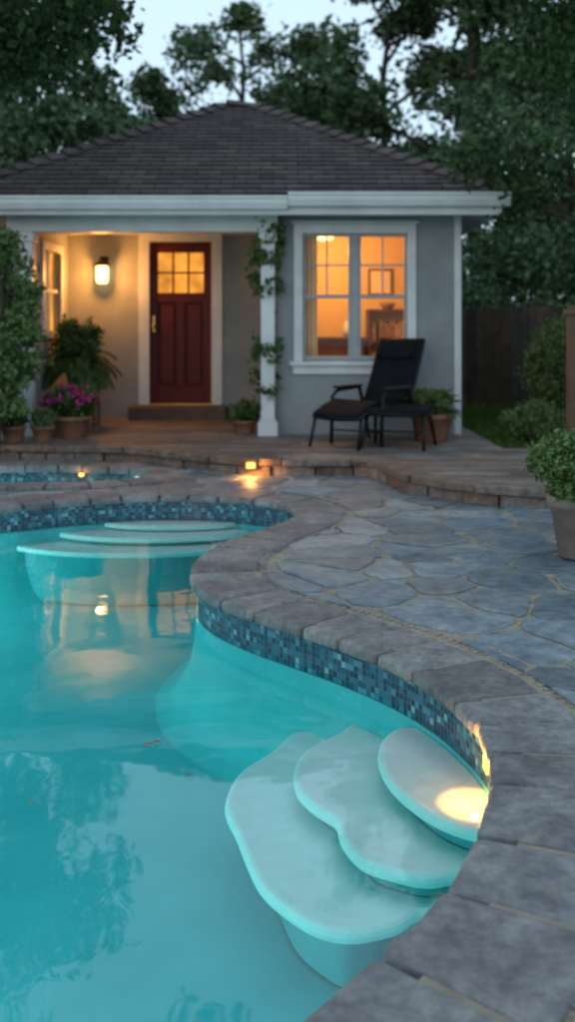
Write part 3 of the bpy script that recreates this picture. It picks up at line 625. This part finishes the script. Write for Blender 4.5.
def slingsheet(name,prof,w,th,par):
    V=[];F=[]
    for q in range(len(prof)):
        y,z=prof[q]; a=prof[max(q-1,0)];b=prof[min(q+1,len(prof)-1)]; t=Vector((b[0]-a[0],b[1]-a[1])).normalized(); n=(-t.y,t.x)
        for x in (-w,-w*.5,0,w*.5,w):
            sag=.015*(1-(x/w)**2)
            for d in (th/2,-th/2): V.append((x,y+n[0]*d,z+n[1]*d-sag))
    m=10
    for q in range(len(prof)-1):
        for c in range(4):
            a=q*m+c*2; F.append((a,a+2,a+m+2,a+m)); F.append((a+1,a+m+1,a+m+3,a+3))
        F.append((q*m,q*m+m,q*m+m+1,q*m+1)); F.append((q*m+8,q*m+9,q*m+m+9,q*m+m+8))
    F.append(tuple([0,1,3,5,7,9,8,6,4,2])); e=(len(prof)-1)*m; F.append(tuple(e+i for i in [0,2,4,6,8,9,7,5,3,1]))
    return bevel(fixn(mesh(name,V,F,M['sling'],par,True)),.008,2)
slingsheet('seat_cushion',[(-.73,.31),(-.55,.385),(-.36,.43),(-.34,.425),(-.1,.40),(.12,.38),(.16,.40)],.255,.07,ch)
slingsheet('back_cushion',[(.17,.42),(.24,.52),(.30,.64),(.31,.66),(.39,.83),(.46,1.0),(.5,1.07)],.255,.06,ch)
boxes('armrests',[(-.33,-.25,-.3,.13,.56,.59),(.25,.33,-.3,.13,.56,.59)],M['blackmetal'],ch,.01)
slingsheet('head_pillow',[(.365,.87),(.40,.94),(.435,1.0),(.45,1.04)],.2,.07,ch)
ot=empty('ottoman',(1.02,9.15,DZ),math.radians(-20))
fo=[]
for s in (-1,1):
    fo+=[([(.29*s,-.26,0),(.26*s,-.14,.28),(.24*s,-.02,.31)],.016),([(.29*s,.26,0),(.26*s,.14,.28),(.24*s,.02,.31)],.016),([(.25*s,-.25,.31),(.25*s,.25,.33)],.016)]
    fo+=[([(-.25,.25*s,.32),(.25,.25*s,.32)],.013)]
fo+=[([(-.26,-.18,.16),(.26,-.18,.16)],.01)]
tubes('frame',fo,M['blackmetal'],ot,8); slingsheet('cushion',[(-.26,.34),(-.12,.335),(.0,.33),(.12,.34),(.26,.36)],.27,.065,ot)
# ------------------------------------------------------------ pots
def pot(name,loc,r,h,mat,par=None):
    e=empty(name,loc)
    lathe('pot',[(0,0),(r*.66,0),(r*.7,.01),(r*.93,h*.8),(r*1.05,h*.82),(r*1.07,h*.97),(r*1.0,h),(r*.93,h*.98),(r*.9,h*.86),(0,h*.86)],mat,e)
    lathe('soil',[(0,h*.87),(r*.88,h*.87)],M['soil'],e,n=20); return e
def fol(e,z,rx,rz,n,size,leaf,cn=40,flower=None,aspect=.3,droop=0):
    b=bush('plant',(0,0,z),rx,rx,rz,n,size,leaf,cn,flower=flower,aspect=aspect,droop=droop); b.parent=e
def fronds(e,z,n,L,w,mat,leafn=22,up=1.0,seed=1):
    rr=random.Random(seed); paths=[];V=[];F=[]
    for i in range(n):
        az=rr.uniform(0,6.28); el=rr.uniform(.6,1.4)*up; l=L*rr.uniform(.7,1.1); p=Vector((0,0,z)); d=Vector((math.cos(az)*math.cos(el),math.sin(az)*math.cos(el),math.sin(el))); pts=[p.copy()]
        for k in range(leafn):
            d=(d+Vector((0,0,-.085*1.3))).normalized(); p=p+d*l/leafn; pts.append(p.copy())
            if k>3:
                side=d.cross(Vector((0,0,1))).normalized(); ll=w*math.sin(math.pi*(k/leafn)**.8)+.02
                for s in (-1,1):
                    b=len(V); t=p+side*s*ll+d*ll*.5-Vector((0,0,ll*.35)); m=p.lerp(t,.5)+Vector((0,0,.01)); wv=d*.012
                    V+=[tuple(p),tuple(m+wv),tuple(t),tuple(m-wv)]; F.append((b,b+1,b+2,b+3))
        paths.append((pts[::3]+[pts[-1]],.005))
    tubes('frond_stems',paths,M['leafmid'],e,4); mesh('fronds',V,F,mat,e)
e=pot('potted_grass_plant',(1.40,9.65,DZ),.21,.27,M['terra']); fronds(e,.24,90,.32,.03,M['leaflt'],12,1.0,3); fol(e,.24,.22,.14,1500,.05,M['leaflt'],30)
e=pot('potted_shrub',(1.56,5.30,0),.17,.33,M['paleterra']); fol(e,.26,.29,.215,8500,.038,M['leaflt'],120,aspect=.28)
e=pot('pink_flower_pot',(-2.16,9.95,DZ),.2,.22,M['terra']); fol(e,.16,.29,.2,1800,.05,M['leafmid'],45,flower=M['pink'])
e=pot('small_potted_plant',(-2.62,9.55,DZ),.12,.16,M['terra']); fol(e,.12,.14,.1,700,.045,M['leafmid'],20)
e=pot('small_potted_plant',(-2.36,9.62,DZ),.11,.15,M['terra']); fol(e,.11,.13,.1,600,.04,M['leaflt'],18)
e=pot('small_potted_plant',(-2.9,9.6,DZ),.12,.16,M['terra']); fol(e,.12,.15,.1,700,.045,M['leafmid'],20)
e=pot('porch_potted_plant',(-.45,10.35,DZ),.13,.14,M['terra']); fol(e,.1,.17,.12,900,.05,M['leafmid'],25); fronds(e,.12,24,.25,.03,M['leafmid'],10,1,5)
stn=empty('plant_stand',(-2.28,11.2,DZ))
boxes('stand',[(-.16,.16,-.16,.16,.40,.43),(-.15,-.12,-.15,-.12,0,.4),(.12,.15,-.15,-.12,0,.4),(-.15,-.12,.12,.15,0,.4),(.12,.15,.12,.15,0,.4),(-.12,.12,-.145,-.125,.12,.15)],M['furn'],stn,.004)
e=pot('potted_palm',(-2.36,11.2,DZ+.43),.13,.2,M['terra']); fronds(e,.18,46,.62,.10,M['leafmid'],22,1.1,9); fol(e,.2,.28,.30,2200,.07,M['leafmid'],36)
bush('climbing_shrub',(-2.68,9.2,.05),.46,.35,1.15,8500,.065,M['leaflt'],150)
bush('shrub',(-2.95,9.5,.05),.45,.35,.7,3000,.07,M['leafmid'],70)
bush('boxwood_shrub',(2.42,9.75,.06),.36,.32,.24,5200,.035,M['leaflt'],110)
bush('boxwood_shrub',(3.1,9.9,.06),.45,.4,.34,5000,.04,M['leafmid'],100)
bush('leafy_shrub',(3.25,11.2,.08),.66,.5,.66,7000,.06,M['leaflt'],130)
bush('leafy_shrub',(3.9,12.0,.08),.8,.5,.85,6500,.07,M['leafmid'],120)
cl=[]
for i in range(80):
    z=random.choice([random.uniform(1.55,2.3),random.uniform(1.55,2.2),random.uniform(.55,1.1),random.uniform(.3,2.3)]); a=random.uniform(0,6.28); cl.append((-.20+.11*math.cos(a)+.03*math.sin(z*6),10.2+.11*math.sin(a),z,.075))
leaf_cloud('climbing_vine',cl,18,.06,M['leafmid'],None,.38,.4)
fe=empty('wooden_fence'); V=[];F=[]
p0=Vector((2.0,15.2,0));p1=Vector((6.2,11.6,0)); d=(p1-p0);L=d.length;d.normalize();nn=Vector((-d.y,d.x,0));k=int(L/.14)
for i in range(k):
    a=p0+d*(i*.14);b=a+d*.132;zt=1.52+random.uniform(-.012,.012);base=len(V);t=.02
    for q,z in ((a,0),(b,0),(b,zt-.03),(b-d*.03,zt),(a+d*.03,zt),(a,zt-.03)): V.append((q.x,q.y,z+.02))
    for q,z in ((a,0),(b,0),(b,zt-.03),(b-d*.03,zt),(a+d*.03,zt),(a,zt-.03)): V.append((q.x+nn.x*t,q.y+nn.y*t,z+.02))
    F.append(tuple(base+j for j in range(6))); F.append(tuple(base+6+j for j in range(5,-1,-1)))
    for j in range(6): F.append((base+j,base+6+j,base+6+(j+1)%6,base+(j+1)%6))
mesh('pickets',V,F,M['fence'],fe)
tubes('fence_rails',[([tuple(p0+nn*.05+Vector((0,0,z))),tuple(p1+nn*.05+Vector((0,0,z)))],.035) for z in (.4,1.2)],M['fence'],fe,4)
rl=empty('deck_railing')
ps=[]
for x,y in ((2.08,7.2),(3.4,7.0),(4.7,6.9)):
    ps+=[(x-.055,x+.055,y-.055,y+.055,DZ-.01,1.31),(x-.075,x+.075,y-.075,y+.075,1.312,1.35),(x-.05,x+.05,y-.05,y+.05,1.352,1.375)]
boxes('posts',ps,M['post'],rl,.006)
tubes('rails',[([(2.14,7.2,z),(3.4,7.0,z),(4.7,6.9,z)],.03) for z in (.35,1.2)],M['post'],rl,6)
def leaflets(name,items,z):
    V=[];F=[]
    for (x,y,s,a) in items:
        b=len(V)
        for k in range(8):
            t=k/8*2*math.pi; r=s*(.5 if k%2 else 1); V.append((x+r*math.cos(t+a),y+r*.7*math.sin(t+a),z+.004+.004*(k%2)))
        F.append(tuple(range(b,b+8)))
    mesh(name,V,F,surf('dry_leaf',(.10,.06,.03),(.22,.14,.06),rough=.7,island=.4))
leaflets('floating_leaves',[(-.455,3.28,.026,.4),(-.43,3.30,.020,2.2),(-.74,2.88,.012,1),(-.12,4.9,.012,2),(-1.0,4.4,.014,.3),(-.30,3.05,.010,.7)],WL)
rr=random.Random(4); it=[]
while len(it)<26:
    x,y=rr.uniform(-.2,3),rr.uniform(1.6,6.6)
    if not inside(PO,x,y): it.append((x,y,rr.uniform(.008,.02),rr.uniform(0,6)))
leaflets('fallen_leaves',it,.004)
# ------------------------------------------------------------ world / sun / camera
w=bpy.data.worlds.new('World'); scene.world=w; w.use_nodes=True; nt=w.node_tree; nt.nodes.clear()
sky=nt.nodes.new('ShaderNodeTexSky'); sky.sky_type='NISHITA'; sky.sun_disc=False; sky.sun_elevation=math.radians(5); sky.sun_rotation=math.radians(200); sky.dust_density=2
bg=nt.nodes.new('ShaderNodeBackground'); bg.inputs['Strength'].default_value=.145
mxr=nt.nodes.new('ShaderNodeMixRGB'); mxr.inputs[0].default_value=.82; mxr.inputs[2].default_value=(5.8,7.6,9.1,1)
o=nt.nodes.new('ShaderNodeOutputWorld'); nt.links.new(sky.outputs[0],mxr.inputs[1]); nt.links.new(mxr.outputs[0],bg.inputs[0]); nt.links.new(bg.outputs[0],o.inputs[0])
sl=bpy.data.lights.new('sun','SUN'); sl.energy=.12; sl.angle=math.radians(15); sl.color=(1,.9,.8); so=bpy.data.objects.new('sun',sl); link(so)
az=math.radians(200); dirv=Vector((math.sin(az)*math.cos(.09),math.cos(az)*math.cos(.09),math.sin(.09))); so.rotation_euler=dirv.to_track_quat('Z','Y').to_euler(); so.location=(-3,-8,6)
cam=bpy.data.cameras.new('camera'); co=bpy.data.objects.new('camera',cam); link(co); co.location=(0,0,1.2); co.rotation_euler=(math.radians(90),0,0)
cam.sensor_fit='VERTICAL'; cam.sensor_height=36; cam.sensor_width=36; cam.lens=1000/1024*36; cam.shift_y=-(512-331)/1024; cam.clip_end=600; cam.clip_start=.05
cam.dof.use_dof=True; cam.dof.focus_distance=3.3; cam.dof.aperture_fstop=2.1
scene.camera=co
print('faces',sum(len(m.polygons) for m in bpy.data.meshes))
